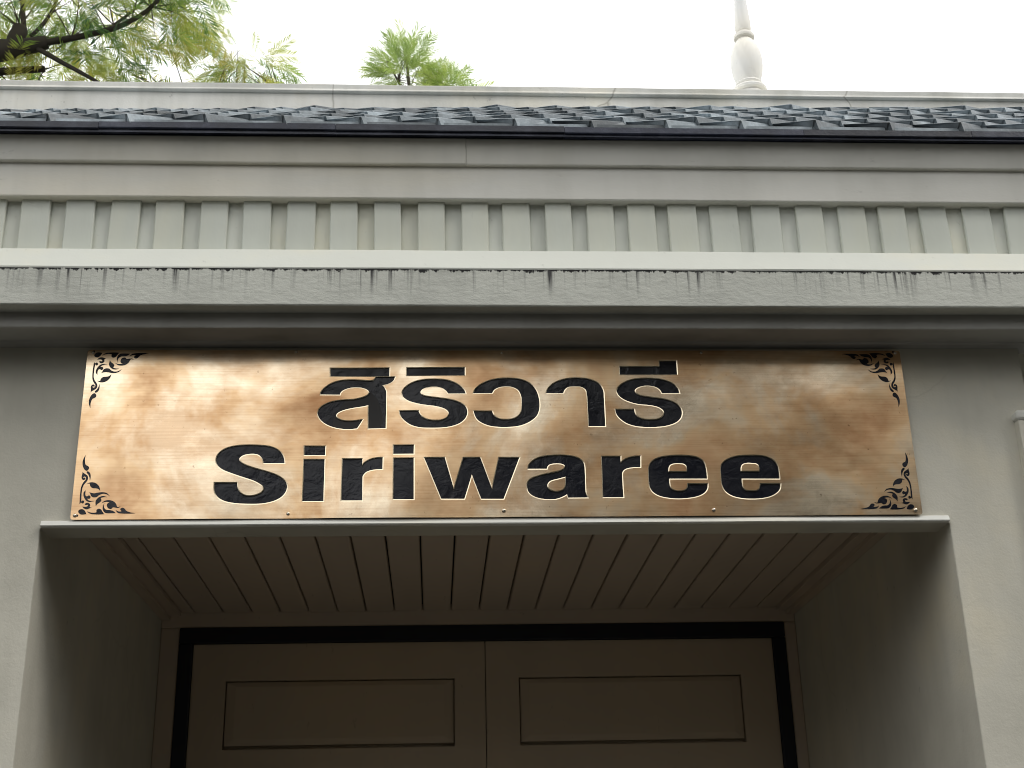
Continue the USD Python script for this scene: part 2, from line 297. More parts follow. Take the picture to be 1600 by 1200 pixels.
# sign outlines in millimetres on the plate: x,z with * at a sharp corner
LETTERS = [
    ['-531.3,156.1* -579.8,156.3* -583.5,167.8 -593.9,177.7 -611,180.2 -630.8,176.2 -640.3,166.4 -636,157.4 -621.7,149.1 -598.3,140.9 -567.2,131.8 -543.7,122 -527.9,109.7 -522.8,96.8 -526,82.3 -536.9,69.5 -556.3,60 -582,55 -609.3,54.2 -639.7,55.6 -664.2,59.8 -681.3,67.9 -691.2,79.9 -694.1,91.2 -694.5,105.3* -642.4,105.1* -640.2,92.5 -632.7,80.4 -619.3,73.1 -601.1,73 -584.6,79.4 -576.7,88.2 -578.6,97 -587.4,104.3 -603,112.5 -634.2,123.2 -659.1,132.2 -677.9,140.4 -689.2,150.2 -694.1,162.5 -690.8,176.4 -677.7,189.5 -655.1,197.6 -624.4,200.8 -588.8,199.9 -562.4,195.7 -543.3,184.9 -534.3,171.7'],
    ['-483.5,198.7* -434,198.6* -434.3,176.9* -482.7,177.1*'],
    ['-482.8,164.1* -434.9,164* -434.6,59.7* -482.4,60*'],
    ['-390,165.9* -343.3,165.7* -342.9,146.8* -336.5,156 -323.1,164.2 -305.7,168.2 -294,168.6* -294.2,140.5* -316.8,138.5 -332.2,133.5 -340.7,124.3 -342.1,116.2 -341.4,60.6* -389.9,60.9*'],
    ['-266.5,200.6* -218.2,200.4* -218.7,179.3* -266.3,179.4*'],
    ['-266.1,166.6* -218.4,166.5* -217.8,62.5* -265.6,62.8*'],
    ['-190.9,167.4* -142.5,167.2* -120.2,84.9* -95.9,167* -55.5,166.9* -27.2,84.4* -8.8,166.7* 39.6,166.5* -0.4,63* -53.4,63.3* -76.3,126* -95.4,63.5* -150.1,63.8*'],
    ['106.9,138.8* 62.3,139* 63.9,147 74.4,158.6 92.6,167.8 123.1,172 153.5,171.9 181,166.9 195.8,156.7 199.5,145 199.9,121.9 199.5,93.2 199.9,77.5 204.3,65.3* 158.3,64.9* 155.4,74.1* 141.4,66.5 124.9,61.7 100.3,61.9 78.7,66.8 63.9,76.8 58.8,91.1 60.6,103.9 69,112.5 88.4,119.6 116.1,126.6 141.1,132.3 151.8,139.5 152.6,146.7 144.5,151.6 128,152.6 114.1,149.7 108.4,144', '153.8,118.7* 153,96.3 147.6,84.9 133.7,79.3 118.7,80.8 108,89.4 107.5,99.4 115.5,108 134.9,113.6'],
    ['245.1,168.9* 290.1,168.8* 289.8,151.5* 299.2,159.8 313.4,166 327.5,169.1 339.5,169.6* 337.9,142.4* 318,141.7 302,138 293.7,130.8 291.6,121.5 291.8,65.2* 243.7,65.5*'],
    ['501.5,96.9* 499.6,85.6 491.9,75.4 475.5,67.3 453.4,63 427.7,61.5 404.1,63.2 380.8,68.8 365.7,79.1 359.6,92.5 358.8,110.9 359.3,129.5 361.2,144 369.5,156.4 386,165.3 409.2,169.4 435.2,170.8 463.1,169.2 480.8,165.8 494.1,157 499.1,143.4 500.8,126.8 501,111.7* 407.4,112.2* 407.3,96.3 410.6,86.1 421,79.9 430.8,78.8 442.8,80.2 451.1,85.9 453.9,97.1*', '406.5,128.7* 407.6,139.7 412.7,147.9 423.9,151.6 437.9,151.6 447.7,149.9 454.2,142.6 454.1,128.5*'],
    ['682.7,96.7* 679.7,83.7 669.6,73.7 653.5,65.9 632.3,61.7 608.5,60.4 585.1,61.9 563.3,67.1 547.5,77.2 540.8,88.7 538.2,103.1 538.5,120.5 539.2,137.9 542.2,148.1 554.3,159 574.6,166.9 597.3,170.1 619.8,170.4 642.2,169.3 660.1,164.4 673.3,155.6 679.3,144.6 681.5,131.5 681.6,111.1* 587.3,111.6* 587,97.1 588.7,87 595,80.5 607.4,79 621.3,79 630.2,83.9 634.1,96.9*', '586.7,129* 587.7,140.6 592.6,148.6 602.8,152.2 616.8,152.1 627.9,150.6 634.4,144.8 635,128.8*'],
    ['-426.4,404.8* -280.5,406.3* -280.6,385.8* -425.4,385.4*'],
    ['-402.4,335.9* -448.2,336* -446.8,342.5 -436.9,354.4 -419.8,365.6 -400.9,371.6 -375.6,373.9 -348.6,373 -331,371.6 -319.9,373 -314.4,378.2 -312.1,382* -266.7,382* -270.6,373.3 -281.6,365.6 -299.1,361.3* -291.8,352.7 -288,342.4 -287.7,321.8 -287.7,247.4* -328.8,246.6* -329.6,308.6* -345.6,304.9 -370.8,300.7 -392.7,294.8 -406.6,287.2 -410.3,279.6 -405.4,272 -392,266.1 -370,265.2 -345.2,268.5* -357.8,247.2* -378.9,245.1 -404,247.6 -426.1,254.4 -442,264.5 -451,276.3 -453.4,286.4 -449.4,298.2 -437.1,308.4 -418.4,316 -393.3,320.2 -368.1,321.9 -346.1,327 -332.7,333.8 -328.1,341.5 -333.8,349.3 -346.6,354.4 -362.5,356.1 -379.9,353.6 -394,347.6 -400.2,341.6'],
    ['-235.7,406.3* -91.5,406.4* -91.7,387.6* -235.6,387.5*'],
    ['-132.5,338* -90.5,338* -93.3,345.7 -104.4,357.8 -120.4,367.3 -139.6,373.3 -165.2,375.4 -190.8,374.5 -213.1,369.9 -230.6,361.3 -243.3,349.2 -246.7,338.9 -243.1,328.6 -230.3,319.2 -212.9,313.2 -193.8,308.9 -165.2,304.7 -144.6,298.7 -133.5,291 -130.7,282.5 -135.2,273.2 -147.9,266.4 -165.3,264.8 -184.2,267.4 -198.5,275.8 -205.6,286 -206.7,290.8* -252.3,290.8* -249.8,279.3 -241,267.5 -225.2,255.6 -204.7,248.9 -181,247.1 -149.5,247.4 -124.2,251.2 -103.6,259.6 -90.8,272.3 -86.4,287.5 -90.6,301.2 -103.2,311.4 -123.8,319.1 -146.1,323.1 -171.6,326.9 -190.7,330.3 -200.2,335.5 -202.6,342.3 -197.1,350 -184.3,355.2 -165.2,356.9 -149.2,353.5 -138.1,345.7'],
    ['-23.5,338.7* -68.6,338.7* -64.1,348.9 -50.7,360.8 -28.5,371.5 0.3,377 26.9,377 53.4,372.7 75.2,360.7 88,341.7 93.5,318 92.8,294.5 85,275.8 65.9,260.6 41.6,251.4 8.8,248.4 -26.1,250.8 -49.9,259.7 -62.9,271.4 -68.8,288.9* -24.4,288.8* -20.2,278.3 -8.3,268.9 9.2,266.6 24.5,267.7 40,274.7 49.1,287.5 51.7,306.3 50.1,329.9 42.8,346.5 28.6,354.8 13.2,357.2 -4.5,354.8 -17.9,347.7'],
    ['154.9,338.6* 113.3,338.6* 116.9,347.6 128.4,360.7 148.8,371.5 173.5,377 200.2,377.5 226.8,372.7 246.3,361.9 255.5,344 256.2,325 256.1,249.8* 216.3,249.8* 216.2,308.5 215.6,332.1 212.3,347.6 199.3,355.9 183.8,357.1 168.2,354.8 159,347.6'],
    ['301.9,409.2* 403.3,409.3* 404.3,424.3* 446.1,424.3* 445.7,389.1* 301.7,389*'],
    ['405.2,337.6* 448,337.6* 445,348.9 435.3,361.1 419.5,369.8 397.1,375.4 371.1,377.1 344.9,375.9 321.9,370.7 303.5,361.1 294,350.7 291.8,340.3 297,329.9 309.4,320.4 328.4,312.6 347.5,308.3 370,306.1 390.8,301.4 403.2,293.6 407.5,285.1 403.6,274.8 393.5,268 377.2,265.5 358,266.3 342.2,271.5 333.8,280 331.3,292.9* 285.4,292.9* 287.9,280.1 296.9,268.2 312.4,257.1 332.9,250.2 356.8,247.6 385.8,247.6 411.7,250.9 434.9,259.4 447,271.3 450.7,285 447.3,298.7 435.1,310.8 416.2,318.6 393.8,322.9 371.3,326.4 348.8,330.7 338.6,336.8 335.4,344.6 342,352.4 356.9,357.6 373.2,358.5 389.3,355 400.2,347.2']]
ORNAMENT = [
    '1006.1,177.5* 1010.1,168.2 1011.4,158.9 1009.8,149.6 1005.8,142 1000.9,138.1 997.3,139.7 995,144.3 996.3,148.9 1000.4,151.2 1003.7,153.5 1006.1,160.5 1006.7,168.2',
    '989.9,113.7* 989,122.1 990.1,129.7 993.7,135.1 998.4,136.6 999.5,133.5 995.1,128.2 992,122.1',
    '1009.2,135.8* 1009.4,129.7 1010.3,122 1008.4,116.6 1003.7,115.1 1001.2,118.2 1002.9,122* 1004.3,119.6 1006.2,120.5 1004.5,123.5 1000.5,122 1000.1,115.9 1004.5,109.8 1008.4,100.6 1009.7,88.4 1009.6,73.3 1008.6,55.1* 1005.8,59.7 1006.2,73.3 1006.4,85.4 1005.6,96 1002.3,104.4 997.3,111.3 994.9,118.2 996.4,125.1 1002,129.7 1006.8,132.7',
    '963.8,87.9* 965.6,96.2 971.1,103.8 979.1,108.4 988.1,109.1 996.4,105.2* 989.4,105.6 988.5,101.5 985.7,96.9 980.2,94.6 972.7,93.9 967.3,91.7',
    '939.9,74.4* 945.9,81.1 953.7,84.1 964,84.1 975.6,81.8 983,82.5 988.5,84.7* 985.6,79.4 982.7,74.1 977.2,71.6 969.9,72.7 966,76.5 957.6,80.3 948.7,79.6',
    '997.3,89.2* 1001.7,83.9 1001.7,76.3 998.2,68.8 993,62.7 986,60.1 975.9,61.6* 984.8,62.5 990.4,65.8 991.5,68.5 987.7,67.8 985.1,70.3 985.2,74.1 988.9,76.4 993,74.1 996.7,76 997.8,82.4',
    '946.2,72.1* 954,74.7 961.2,73.8 968,68.9 971.7,61.4 970.2,50.1* 966.9,55.3 960.9,59.9 958.6,65.2 960.7,69.7 953.6,72',
    '912.4,48.9* 919.5,47.3 923.5,55.6 930.2,61.6 939.4,64.5 949.5,63.3 957.6,56.9* 948.4,60.4 938.7,58.8 943.5,56.2 944.2,50.2 940.5,44.2 933.7,42.7 929.7,46.5 922.3,45.5 916.4,45.5',
    '951,57.2* 953.7,47.9 952.3,38.9 946.4,32.9 935.2,31.9 922.1,32.3* 928.6,37.5 936.2,39.7 943.6,40.1 949.3,44.2 951.6,50.9',
    '876.5,31.8* 888.5,34 897.8,37.7 902.9,43.7 908.3,45.1 912.3,42.1 910.3,38.4 908.3,37.3 913.7,35.8 923,39.8* 917.7,33.1 910.2,31.3 895.5,30.7 883.8,30.9',
    '948.9,29.9* 953.3,35.9 957,41.1 963.1,43.3 967.8,39.5 967.5,34.3 978,33.3 990.3,37.2* 982.1,31.2 970.1,29.3 958.4,29.2',
    '979.7,46.2* 984.3,47.7 983.7,53.7 987.8,57.5 993.7,57.5 996.2,53.7 992.4,52.6 989.5,53.3 989.3,49.9 993.2,48 1001.4,48.4* 997.1,43.9 990.9,42.1 985.3,43.9',
    '1005.8,59.7 1002.3,63.9 999.1,62.4 999.3,58.2 1002.4,56.4',
    '990.8,30.4* 994.9,38.6 1001.3,42.4 1007.7,40.8 1010,36.3 1006.4,31.1 1000.9,28.8',
    '1009,26.5 1010.6,28.9 1013.5,29.1 1014.4,26.5 1012.6,24 1010,24']
# ------------------------------------------------------------------ ground
solid('ground', bx(-150, 150, -150, 150, -0.3, 0.0), M_ground, 'dark grey paved ground in front of the gate', 'ground', 'structure')

# ------------------------------------------------------------------ gateway
HX = 1.35
G = Thing('gateway', 'pale grey-green plaster gateway with slatted frieze, slate tiled roof and recessed double door', 'gateway', (0, 0, 0))
body = mbx(-HX, HX, 0, 1.75, -0.05, 3.50)
body += mbx(-1.98, 1.98, 0.20, 1.74, 2.90, 3.49)
body -= mbx(-1.1, 1.1, 0.088, 1.545, -1, 2.66)
body -= mbx(-1.1, 1.1, -1, 0.09, -1, 2.5)
G.part('wall', body, M_wall)
# thin added lip, painted pale for the bright halo along the lintel edge
lipm = strip_x([(0.004, 2.5), (-0.013, 2.5008), (-0.0155, 2.503), (-0.0105, 2.5145), (-0.008, 2.516), (0.004, 2.516)], -1.096, 1.096, wob=.0008, seed=3)
G.part('lintel_lip', lipm, M_lip)
# cornice courses: bed moulding, lower fascia, weathered band, sloped ledge
def course(name, prof, mtl, proj, wob=.0012, seed=0, label=None):
    x = 1.98 + proj
    front = strip_x(prof, -x, x, wob=wob, seed=seed)
    yb = 1.75
    d = proj
    z0 = min(p[1] for p in prof); z1 = max(p[1] for p in prof)
    sides = [bx(1.98 - .02, x - .002, 0.03, yb, z0 + .001, z1 - .001), bx(-x + .002, -1.98 + .02, 0.03, yb, z0 + .001, z1 - .001)]
    return G.part(name, cat([front] + sides), mtl, label=label)
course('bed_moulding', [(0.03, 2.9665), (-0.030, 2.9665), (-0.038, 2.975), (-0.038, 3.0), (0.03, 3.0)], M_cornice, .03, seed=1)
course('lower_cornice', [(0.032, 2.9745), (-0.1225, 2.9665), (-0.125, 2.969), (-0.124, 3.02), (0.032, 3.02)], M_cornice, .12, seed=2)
course('weathered_band', [(0.033, 3.011), (-0.168, 3.004), (-0.172, 3.007), (-0.172, Z_JOINT - .001), (-0.16, Z_JOINT + .004), (0.033, Z_JOINT + .004)], M_stained, .17, wob=.0016, seed=3,
       label='grey cornice band with black rain streaks')
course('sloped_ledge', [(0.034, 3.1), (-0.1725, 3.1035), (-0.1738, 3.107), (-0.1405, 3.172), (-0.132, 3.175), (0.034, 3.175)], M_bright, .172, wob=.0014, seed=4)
# frieze: recessed backing and raised flat boards
G.part('frieze_backing', bx(-2.05, 2.05, -0.076, 0.03, 3.17, 3.36), M_groove)
RE = [-1.2485, -1.1375, -1.0261, -0.9143, -0.8028, -0.6925, -0.5826, -0.4706, -0.3631, -0.2519, -0.1403, -0.0283, 0.0793, 0.1872, 0.2972, 0.4059, 0.5151, 0.6246, 0.7346, 0.8484, 0.9626, 1.0687, 1.182, 1.2993]
LE = [-1.3215, -1.2105, -1.0994, -0.9879, -0.8751, -0.7618, -0.6538, -0.5437, -0.4332, -0.3207, -0.2093, -0.0975, 0.0081, 0.1191, 0.2271, 0.3339, 0.4394, 0.5496, 0.6584, 0.777, 0.8892, 0.9968, 1.1081, 1.2234]
for _k in range(6):
    LE += [1.3345 + _k * .1105, -1.4325 - _k * .1105]; RE += [1.408 + _k * .1105, -1.3585 - _k * .1105]
for i, (a, b) in enumerate(zip(LE, RE)):
    y = -0.0885 + rng.normal(0, .0012)
    m = cbox(a, b, y, -0.077, 3.169, 3.345, .0025)
    m.vertices[:, 0] += (m.vertices[:, 2] - 3.25) * rng.normal(0, .012)
    G.part('frieze_board', m, M_board)
# two stepped eave boards
def wob_board(name, x0, x1, y0, z0, z1, seed, mtl=M_fascia, label=None, lean=0.0):
    return G.part(name, strip_x([(0.02, z0), (y0 + .003, z0), (y0, z0 + .003), (y0 - lean, z1 - .003), (y0 - lean + .003, z1), (0.02, z1)], x0, x1, wob=.0012, seed=seed), mtl, label=label)
wob_board('lower_eave_board', -2.10, 2.10, -0.106, 3.3385, 3.4395, 11)
wob_board('upper_eave_board', -2.12, -0.0853, -0.1180, 3.4345, 3.5045, 13, lean=.016); wob_board('upper_eave_board', -0.0847, 2.12, -0.1175, 3.435, 3.5045, 14, lean=.016)

# roof: slightly warped deck (lower towards the left), kite shaped tiles, ridge
Y_E, Y_R, Z_E = -0.160, 0.75, 3.519
def deck(x, y):
    zr = np.interp(x, [-2.3, -1.61, 0.098, 1.89, 2.3], [4.118, 4.128, 4.170, 4.196, 4.20])
    return Z_E + (zr - Z_E) * (y - Y_E) / (Y_R - Y_E)
xs = np.linspace(-2.22, 2.22, 33)
def sheet(y0, y1, off, th):
    V, F = [], []
    for x in xs:
        V += [(x, y0, deck(x, y0) + off), (x, y1, deck(x, y1) + off), (x, y1, deck(x, y1) + off - th), (x, y0, deck(x, y0) + off - th)]
    for i in range(len(xs) - 1):
        for j in range(4):
            a, b = i*4+j, i*4+(j+1) % 4
            F += [(a, b, b+4), (a, b+4, a+4)]
    F += [(0, 2, 1), (0, 3, 2)]; e = (len(xs)-1)*4; F += [(e, e+1, e+2), (e, e+2, e+3)]
    m = trimesh.Trimesh(V, F, process=False); trimesh.repair.fix_normals(m); return m
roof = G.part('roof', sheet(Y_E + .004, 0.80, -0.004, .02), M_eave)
# rear slope mirrored behind the ridge
yb0 = 0.80; rear = trimesh.Trimesh(*[np.array([(-2.22, .80, 4.13), (2.22, .80, 4.19), (2.22, 1.95, 3.5), (-2.22, 1.95, 3.5), (-2.22, .80, 4.10), (2.22, .80, 4.16), (2.22, 1.95, 3.47), (-2.22, 1.95, 3.47)]),
    np.array([(0,1,2),(0,2,3),(4,6,5),(4,7,6),(0,4,5),(0,5,1),(1,5,6),(1,6,2),(2,6,7),(2,7,3),(3,7,4),(3,4,0)])], process=False)
trimesh.repair.fix_normals(rear)
G.part('rear_roof', rear, M_tile)
# gable infill under the roof ends
for s in (-1, 1):
    pr = Polygon([(0.0, 3.49), (1.75, 3.49), (1.75, 3.6), (0.8, 4.1), (0.0, 3.6)])
    g = trimesh.creation.extrude_polygon(pr, .1, engine='earcut')
    g.vertices = np.stack([g.vertices[:, 2] + s * 1.93 - .05, g.vertices[:, 0], g.vertices[:, 1]], 1); trimesh.repair.fix_normals(g)
    G.part('gable', g, M_wall)
# eave edge in short lengths
ex = [-2.23, -1.62, -1.02, -0.42, 0.17, 0.80, 1.25, 1.77, 2.23]
for i in range(len(ex) - 1):
    dz = rng.normal(0, .0012)
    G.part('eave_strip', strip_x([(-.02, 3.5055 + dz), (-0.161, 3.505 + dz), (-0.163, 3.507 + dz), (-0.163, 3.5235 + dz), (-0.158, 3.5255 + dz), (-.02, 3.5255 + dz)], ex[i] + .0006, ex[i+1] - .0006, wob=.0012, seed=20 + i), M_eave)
PITCH = 0.1978; HW = PITCH / 2
slope_len = math.hypot(Y_R - Y_E, 0.655); ROW = 0.0985
def tile(cx, s, hl=.122, jit=None):
    """one kite tile: tip towards the eave, raised; s = distance of its tip up the slope"""
    w = HW * .985
    j = rng.normal(0, 1, 6)
    lift_t, lift_s, lift_u = .0255 + .002 * j[0], .0135 + .0015 * j[1], .002
    th = .0125
    top = [(0, 0, lift_t), (w, hl * .86, lift_s), (0, 2 * hl * .9, lift_u), (-w, hl * .86, lift_s)]
    mid = (0, hl * .86, lift_s + .0035)
    # blunt lower tip
    pts = [(-.003, .002, lift_t), (.003, .002, lift_t)] + top[1:3] + [top[3]]
    inn = [(p[0] * .96, mid[1] + (p[1] - mid[1]) * .96, p[2] + .0006) for p in pts]
    sh = ((.002, .010), (.009, -.007), (.009, -.007), (0, 0), (.008, .008))   # left edge undercut, right edge bevelled
    low = [(p[0] + q[0], p[1] + q[1], p[2] - t_) for p, t_, q in zip(pts, (.024, .024, .012, .01, .012), sh)]
    V = pts + inn + low + [mid]
    n = 5; F = []
    for i in range(n):
        k = (i + 1) % n
        F += [(i, k, n + k), (i, n + k, n + i), (2*n + i, 2*n + k, k), (2*n + i, k, i), (n + i, n + k, 3*n)]
    V = np.array(V, float)
    a = rng.normal(0, .02); V[:, :2] = V[:, :2] @ np.array([[math.cos(a), math.sin(a)], [-math.sin(a), math.cos(a)]])
    # to the roof
    x = cx + V[:, 0]; y = Y_E + (s + V[:, 1]) * (Y_R - Y_E) / slope_len
    dz_dy = (deck(cx, Y_R) - Z_E) / (Y_R - Y_E); nl = math.hypot(1, dz_dy)
    P = np.stack([x, y - V[:, 2] * dz_dy / nl, deck(x, y) + V[:, 2] / nl], 1)
    m = trimesh.Trimesh(P, F, process=False); trimesh.repair.fix_normals(m); return m
n_t = 0
for r in range(-1, 11):
    off = 0.0373 + (HW if r % 2 else 0)
    for k in range(-12, 12):
        cx = off + k * PITCH + rng.normal(0, .0016)
        if abs(cx) > 2.12: continue
        if r < 0:
            # cut starter tiles under the first row
            s0 = .006
            V = [(-HW*.97, s0, .016), (HW*.97, s0, .016), (0, .10, .010), (-HW*.97, s0, .004), (HW*.97, s0, .004), (0, .10, .002)]
            V = np.array(V); x = cx + V[:, 0]; y = Y_E + V[:, 1] * .81
            m = trimesh.Trimesh(np.stack([x, y, deck(x, y) + V[:, 2] - .002], 1), [(0,1,2),(3,5,4),(0,3,4),(0,4,1),(1,4,5),(1,5,2),(2,5,3),(2,3,0)], process=False); trimesh.repair.fix_normals(m)
        else:
            m = tile(cx, r * ROW + .004 + rng.normal(0, .0015))
        G.part('roof_tile', m, M_tile, under=roof); n_t += 1
# ridge: plaster upstand with a moulded cap
G.part('ridge_upstand', strip_x([(0.752, 4.05), (0.752, 4.238), (0.95, 4.238), (0.95, 4.05)], -2.24, 2.24, wob=.002, seed=31), M_ridge)
G.part('ridge_cap', strip_x([(0.748, 4.236), (0.741, 4.240), (0.741, 4.245), (0.746, 4.250), (0.744, 4.268), (0.752, 4.272), (0.95, 4.272), (0.95, 4.236)], -2.26, 2.26, wob=.0022, seed=32), M_ridge)

# ------------------------------------------------------------------ recess: soffit planks, trims, door
sof = G.part('soffit', bx(-1.098, 1.098, 0.09, 1.53, 2.648, 2.656), M_dark)
x0 = -0.0115
edges = [x0 + k * .0978 for k in range(-10, 11)]
edges = [-1.035] + edges + [1.035]
for a, b in zip(edges[:-1], edges[1:]):
    dz = rng.normal(0, .0006)
    m = cbox(a + .0026, b - .0026, 0.0885, 1.494, 2.6226 + dz, 2.6465, .003)
    G.part('plank', m, M_soffit, under=sof)
for s in (-1, 1):
    pr = [(0, 0), (.064, 0), (.064, .010), (.040, .014), (.034, .024), (0, .026)]
    X = [s * (1.0995 - p[0]) for p in pr]
    m = bx(min(s * 1.0995, s * 1.0355), max(s * 1.0995, s * 1.0355), 0.0886, 1.4945, 2.612, 2.647); G.part('soffit_trim', m, M_soffit)
    m = bx(min(s * 1.0995, s * 1.070), max(s * 1.0995, s * 1.070), 0.089, 1.494, 2.598, 2.6115); G.part('soffit_trim', m, M_soffit)
# door surround on the rear wall, dark frame, two leaves
G.part('door_surround', cat([cbox(-1.0995, 1.0995, 1.495, 1.56, 2.5725, 2.6475, .003), cbox(-1.0995, -1.0355, 1.4955, 1.56, -.05, 2.572, .003), cbox(1.0585, 1.0995, 1.4955, 1.56, -.05, 2.572, .003)]), M_soffit)
fr = [cbox(-1.035, 1.058, 1.490, 1.56, 2.518, 2.572, .003), cbox(-1.035, -.988, 1.4905, 1.56, -.05, 2.5175, .003), cbox(1.013, 1.058, 1.4905, 1.56, -.05, 2.5175, .003)]
G.part('door_frame', cat(fr), M_frame)
def leaf(x0, x1, pa, pb):
    y = 1.505
    d = mbx(x0, x1, y, y + .045, .02, 2.5165)
    pans = [(2.165, 2.392), (1.20, 2.07), (.25, 1.08)]
    for z0, z1 in pans: d -= mbx(pa, pb, y - .1, y + .032, z0, z1)
    lf = G.part('door_leaf', d, M_door)
    for z0, z1 in pans:
        # raised field with sloped margins
        o = .004; i = .034
        A = [(pa+o, z0+.013), (pb-o, z0+.013), (pb-o, z1-o), (pa+o, z1-o)]; B = [(pa+i, z0+i), (pb-i, z0+i), (pb-i, z1-i*.6), (pa+i, z1-i*.6)]
        V = [(x, y + .0315, z) for x, z in A] + [(x, y + .010, z) for x, z in A] + [(x, y + .005, z) for x, z in B]
        F = []
        for k in range(4):
            q = (k + 1) % 4
            F += [(k, q, 4+q), (k, 4+q, 4+k), (4+k, 4+q, 8+q), (4+k, 8+q, 8+k)]
        F += [(8, 9, 10), (8, 10, 11), (0, 2, 1), (0, 3, 2)]
        m = trimesh.Trimesh(V, F, process=False); trimesh.repair.fix_normals(m)
        G.part('door_panel', m, M_door, under=lf)
leaf(-.9865, .0065, -.872, -.098); leaf(.0095, 1.0115, .122, .893)

# ------------------------------------------------------------------ brass sign
B0 = np.array([0.0, -0.002, 2.5])
S = Thing('brass_sign', 'brushed brass sign plate with black Thai and Latin letters above the doorway', 'sign', B0)
YF = -0.0140; YB = -0.0100
def dent(P):
    """shallow hand-beaten waviness of the sheet, in metres, at the points (x, y, z)"""
    q = np.stack([P[:, 0] * 3.1, P[:, 2] * 3.6, np.full(len(P), 4.2)], 1)
    h = (meshkit.fbm(q, 2, 5) - .5) * .0095
    q2 = np.stack([P[:, 0] * 9.0, P[:, 2] * 7.0, np.full(len(P), 9.2)], 1)
    h += (meshkit.noise(q2, 8) - .5) * .0016
    q3 = np.stack([P[:, 0] * 5.2, P[:, 2] * 3.0, np.full(len(P), 2.7)], 1); h += (meshkit.noise(q3, 12) - .5) * .0042
    ex = np.minimum(np.abs(P[:, 0] - 1.029), np.abs(P[:, 0] + 1.028))
    h -= .0045 * np.clip((P[:, 0] - .88) / .149, 0, 1) ** 2
    return h * np.clip(.35 + ex / .12, 0, 1)
def dented(m):
    v, f, _ = meshkit.arrays(m); v = np.array(v); v[:, 1] += dent(v) - .001; return trimesh.Trimesh(v, f, process=False)
def offset(c, d):
    """outline moved outward by d (c counter-clockwise)"""
    e = np.roll(c, -1, 0) - c; e /= np.maximum(np.linalg.norm(e, axis=1), 1e-9)[:, None]
    nrm = np.stack([e[:, 1], -e[:, 0]], 1); pv = np.roll(nrm, 1, 0); b = nrm + pv; b /= np.maximum(np.linalg.norm(b, axis=1), 1e-6)[:, None]
    return c + b * (d / np.maximum((b * nrm).sum(1), .5))[:, None]
def ccw(c): return c if Polygon(c).exterior.is_ccw else c[::-1]
def resamp(c, mx):
    out = []
    for a, b in zip(c, np.roll(c, -1, 0)):
        n = max(1, int(np.ceil(np.linalg.norm(b - a) / mx)))
        out += [a + (b - a) * t / n for t in range(n)]
    return np.array(out)
def extr(poly, y0, y1, refine=None):
    """shapely polygon in (x, z) between depths y0 < y1"""
    cs = []
    for g in getattr(poly, 'geoms', [poly]):
        cs.append(np.array(g.exterior.coords)[:-1]); cs += [np.array(h.coords)[:-1] for h in g.interiors]
    c = m3.CrossSection([x.tolist() for x in cs], m3.FillRule.EvenOdd)
    m = m3.Manifold.extrude(c, y1 - y0)
    if refine: m = m.refine_to_length(refine)
    mm = m.to_mesh(); v = np.array(mm.vert_properties[:, :3], float); f = np.array(mm.tri_verts)
    v = np.stack([v[:, 0], y1 - v[:, 2], v[:, 1] + 2.5], 1)
    t = trimesh.Trimesh(v, f, process=False)
    if t.volume < 0: t.invert()
    return t
holes = []; fills = []
CH = .0028
for i, shape in enumerate(LETTERS):
    cs = [resamp(ccw(catmull(parse(s), 4) / 1000.0), .02) for s in shape]
    outer = cs[0]; inner = cs[1:]
    o2 = offset(outer, CH); i2 = [offset(c, -CH) for c in inner]
    holes.append(Polygon(o2, [c.tolist() for c in i2]).buffer(0))
    fills.append((Polygon(outer, [c.tolist() for c in inner]).buffer(0), [(outer, o2)] + list(zip(inner, i2))))
orn = []
for sx in (1, -1):
    for sz in (1, -1):
        grp = []
        for s in ORNAMENT:
            c = catmull(parse(s), 3) / 1000.0
            if sx < 0: c = np.stack([-c[:, 0] - .001, c[:, 1]], 1)
            if sz < 0: c = np.stack([c[:, 0], .4765 - c[:, 1]], 1)
            grp.append(Polygon(ccw(c)).buffer(.0001))
        orn.append(unary_union(grp))
plate = sbox(-1.028, .0165, 1.029, .4540).buffer(-.006).buffer(.006, quad_segs=4)
pl = plate.difference(unary_union(holes))
pm = extr(pl, YF, YB, .022)
pn = pm.face_normals.copy(); tri = pm.triangles.reshape(-1, 3); vn = np.repeat(pn, 3, 0); front = vn[:, 1] < -.9
gx, gz = np.array([.002, 0, 0]), np.array([0, 0, .002])
sx_ = (dent(tri + gx) - dent(tri - gx)) / .004; sz_ = (dent(tri + gz) - dent(tri - gz)) / .004
an = np.stack([sx_, -np.ones(len(tri)), sz_], 1); an /= np.linalg.norm(an, axis=1)[:, None]
vn[front] = an[front]; tri = tri + np.stack([np.zeros(len(tri)), dent(tri) - .001, np.zeros(len(tri))], 1)
pp = S.part('plate', (tri, np.arange(len(tri)).reshape(-1, 3)), M_brass)
pg = UsdGeom.Mesh.Get(stage, pp); pg.CreateNormalsAttr([Gf.Vec3f(*map(float, q)) for q in vn]); pg.SetNormalsInterpolation('vertex')
S.part('backing_board', bx(-1.024, 1.025, -.0082, -.0005, 2.5205, 2.950), M_dark)
names = ['letter', 'letter_dot', 'letter', 'letter', 'letter_dot', 'letter', 'letter', 'letter', 'letter', 'letter', 'letter', 'vowel_mark', 'letter', 'vowel_mark', 'letter', 'letter', 'letter', 'vowel_mark', 'letter']
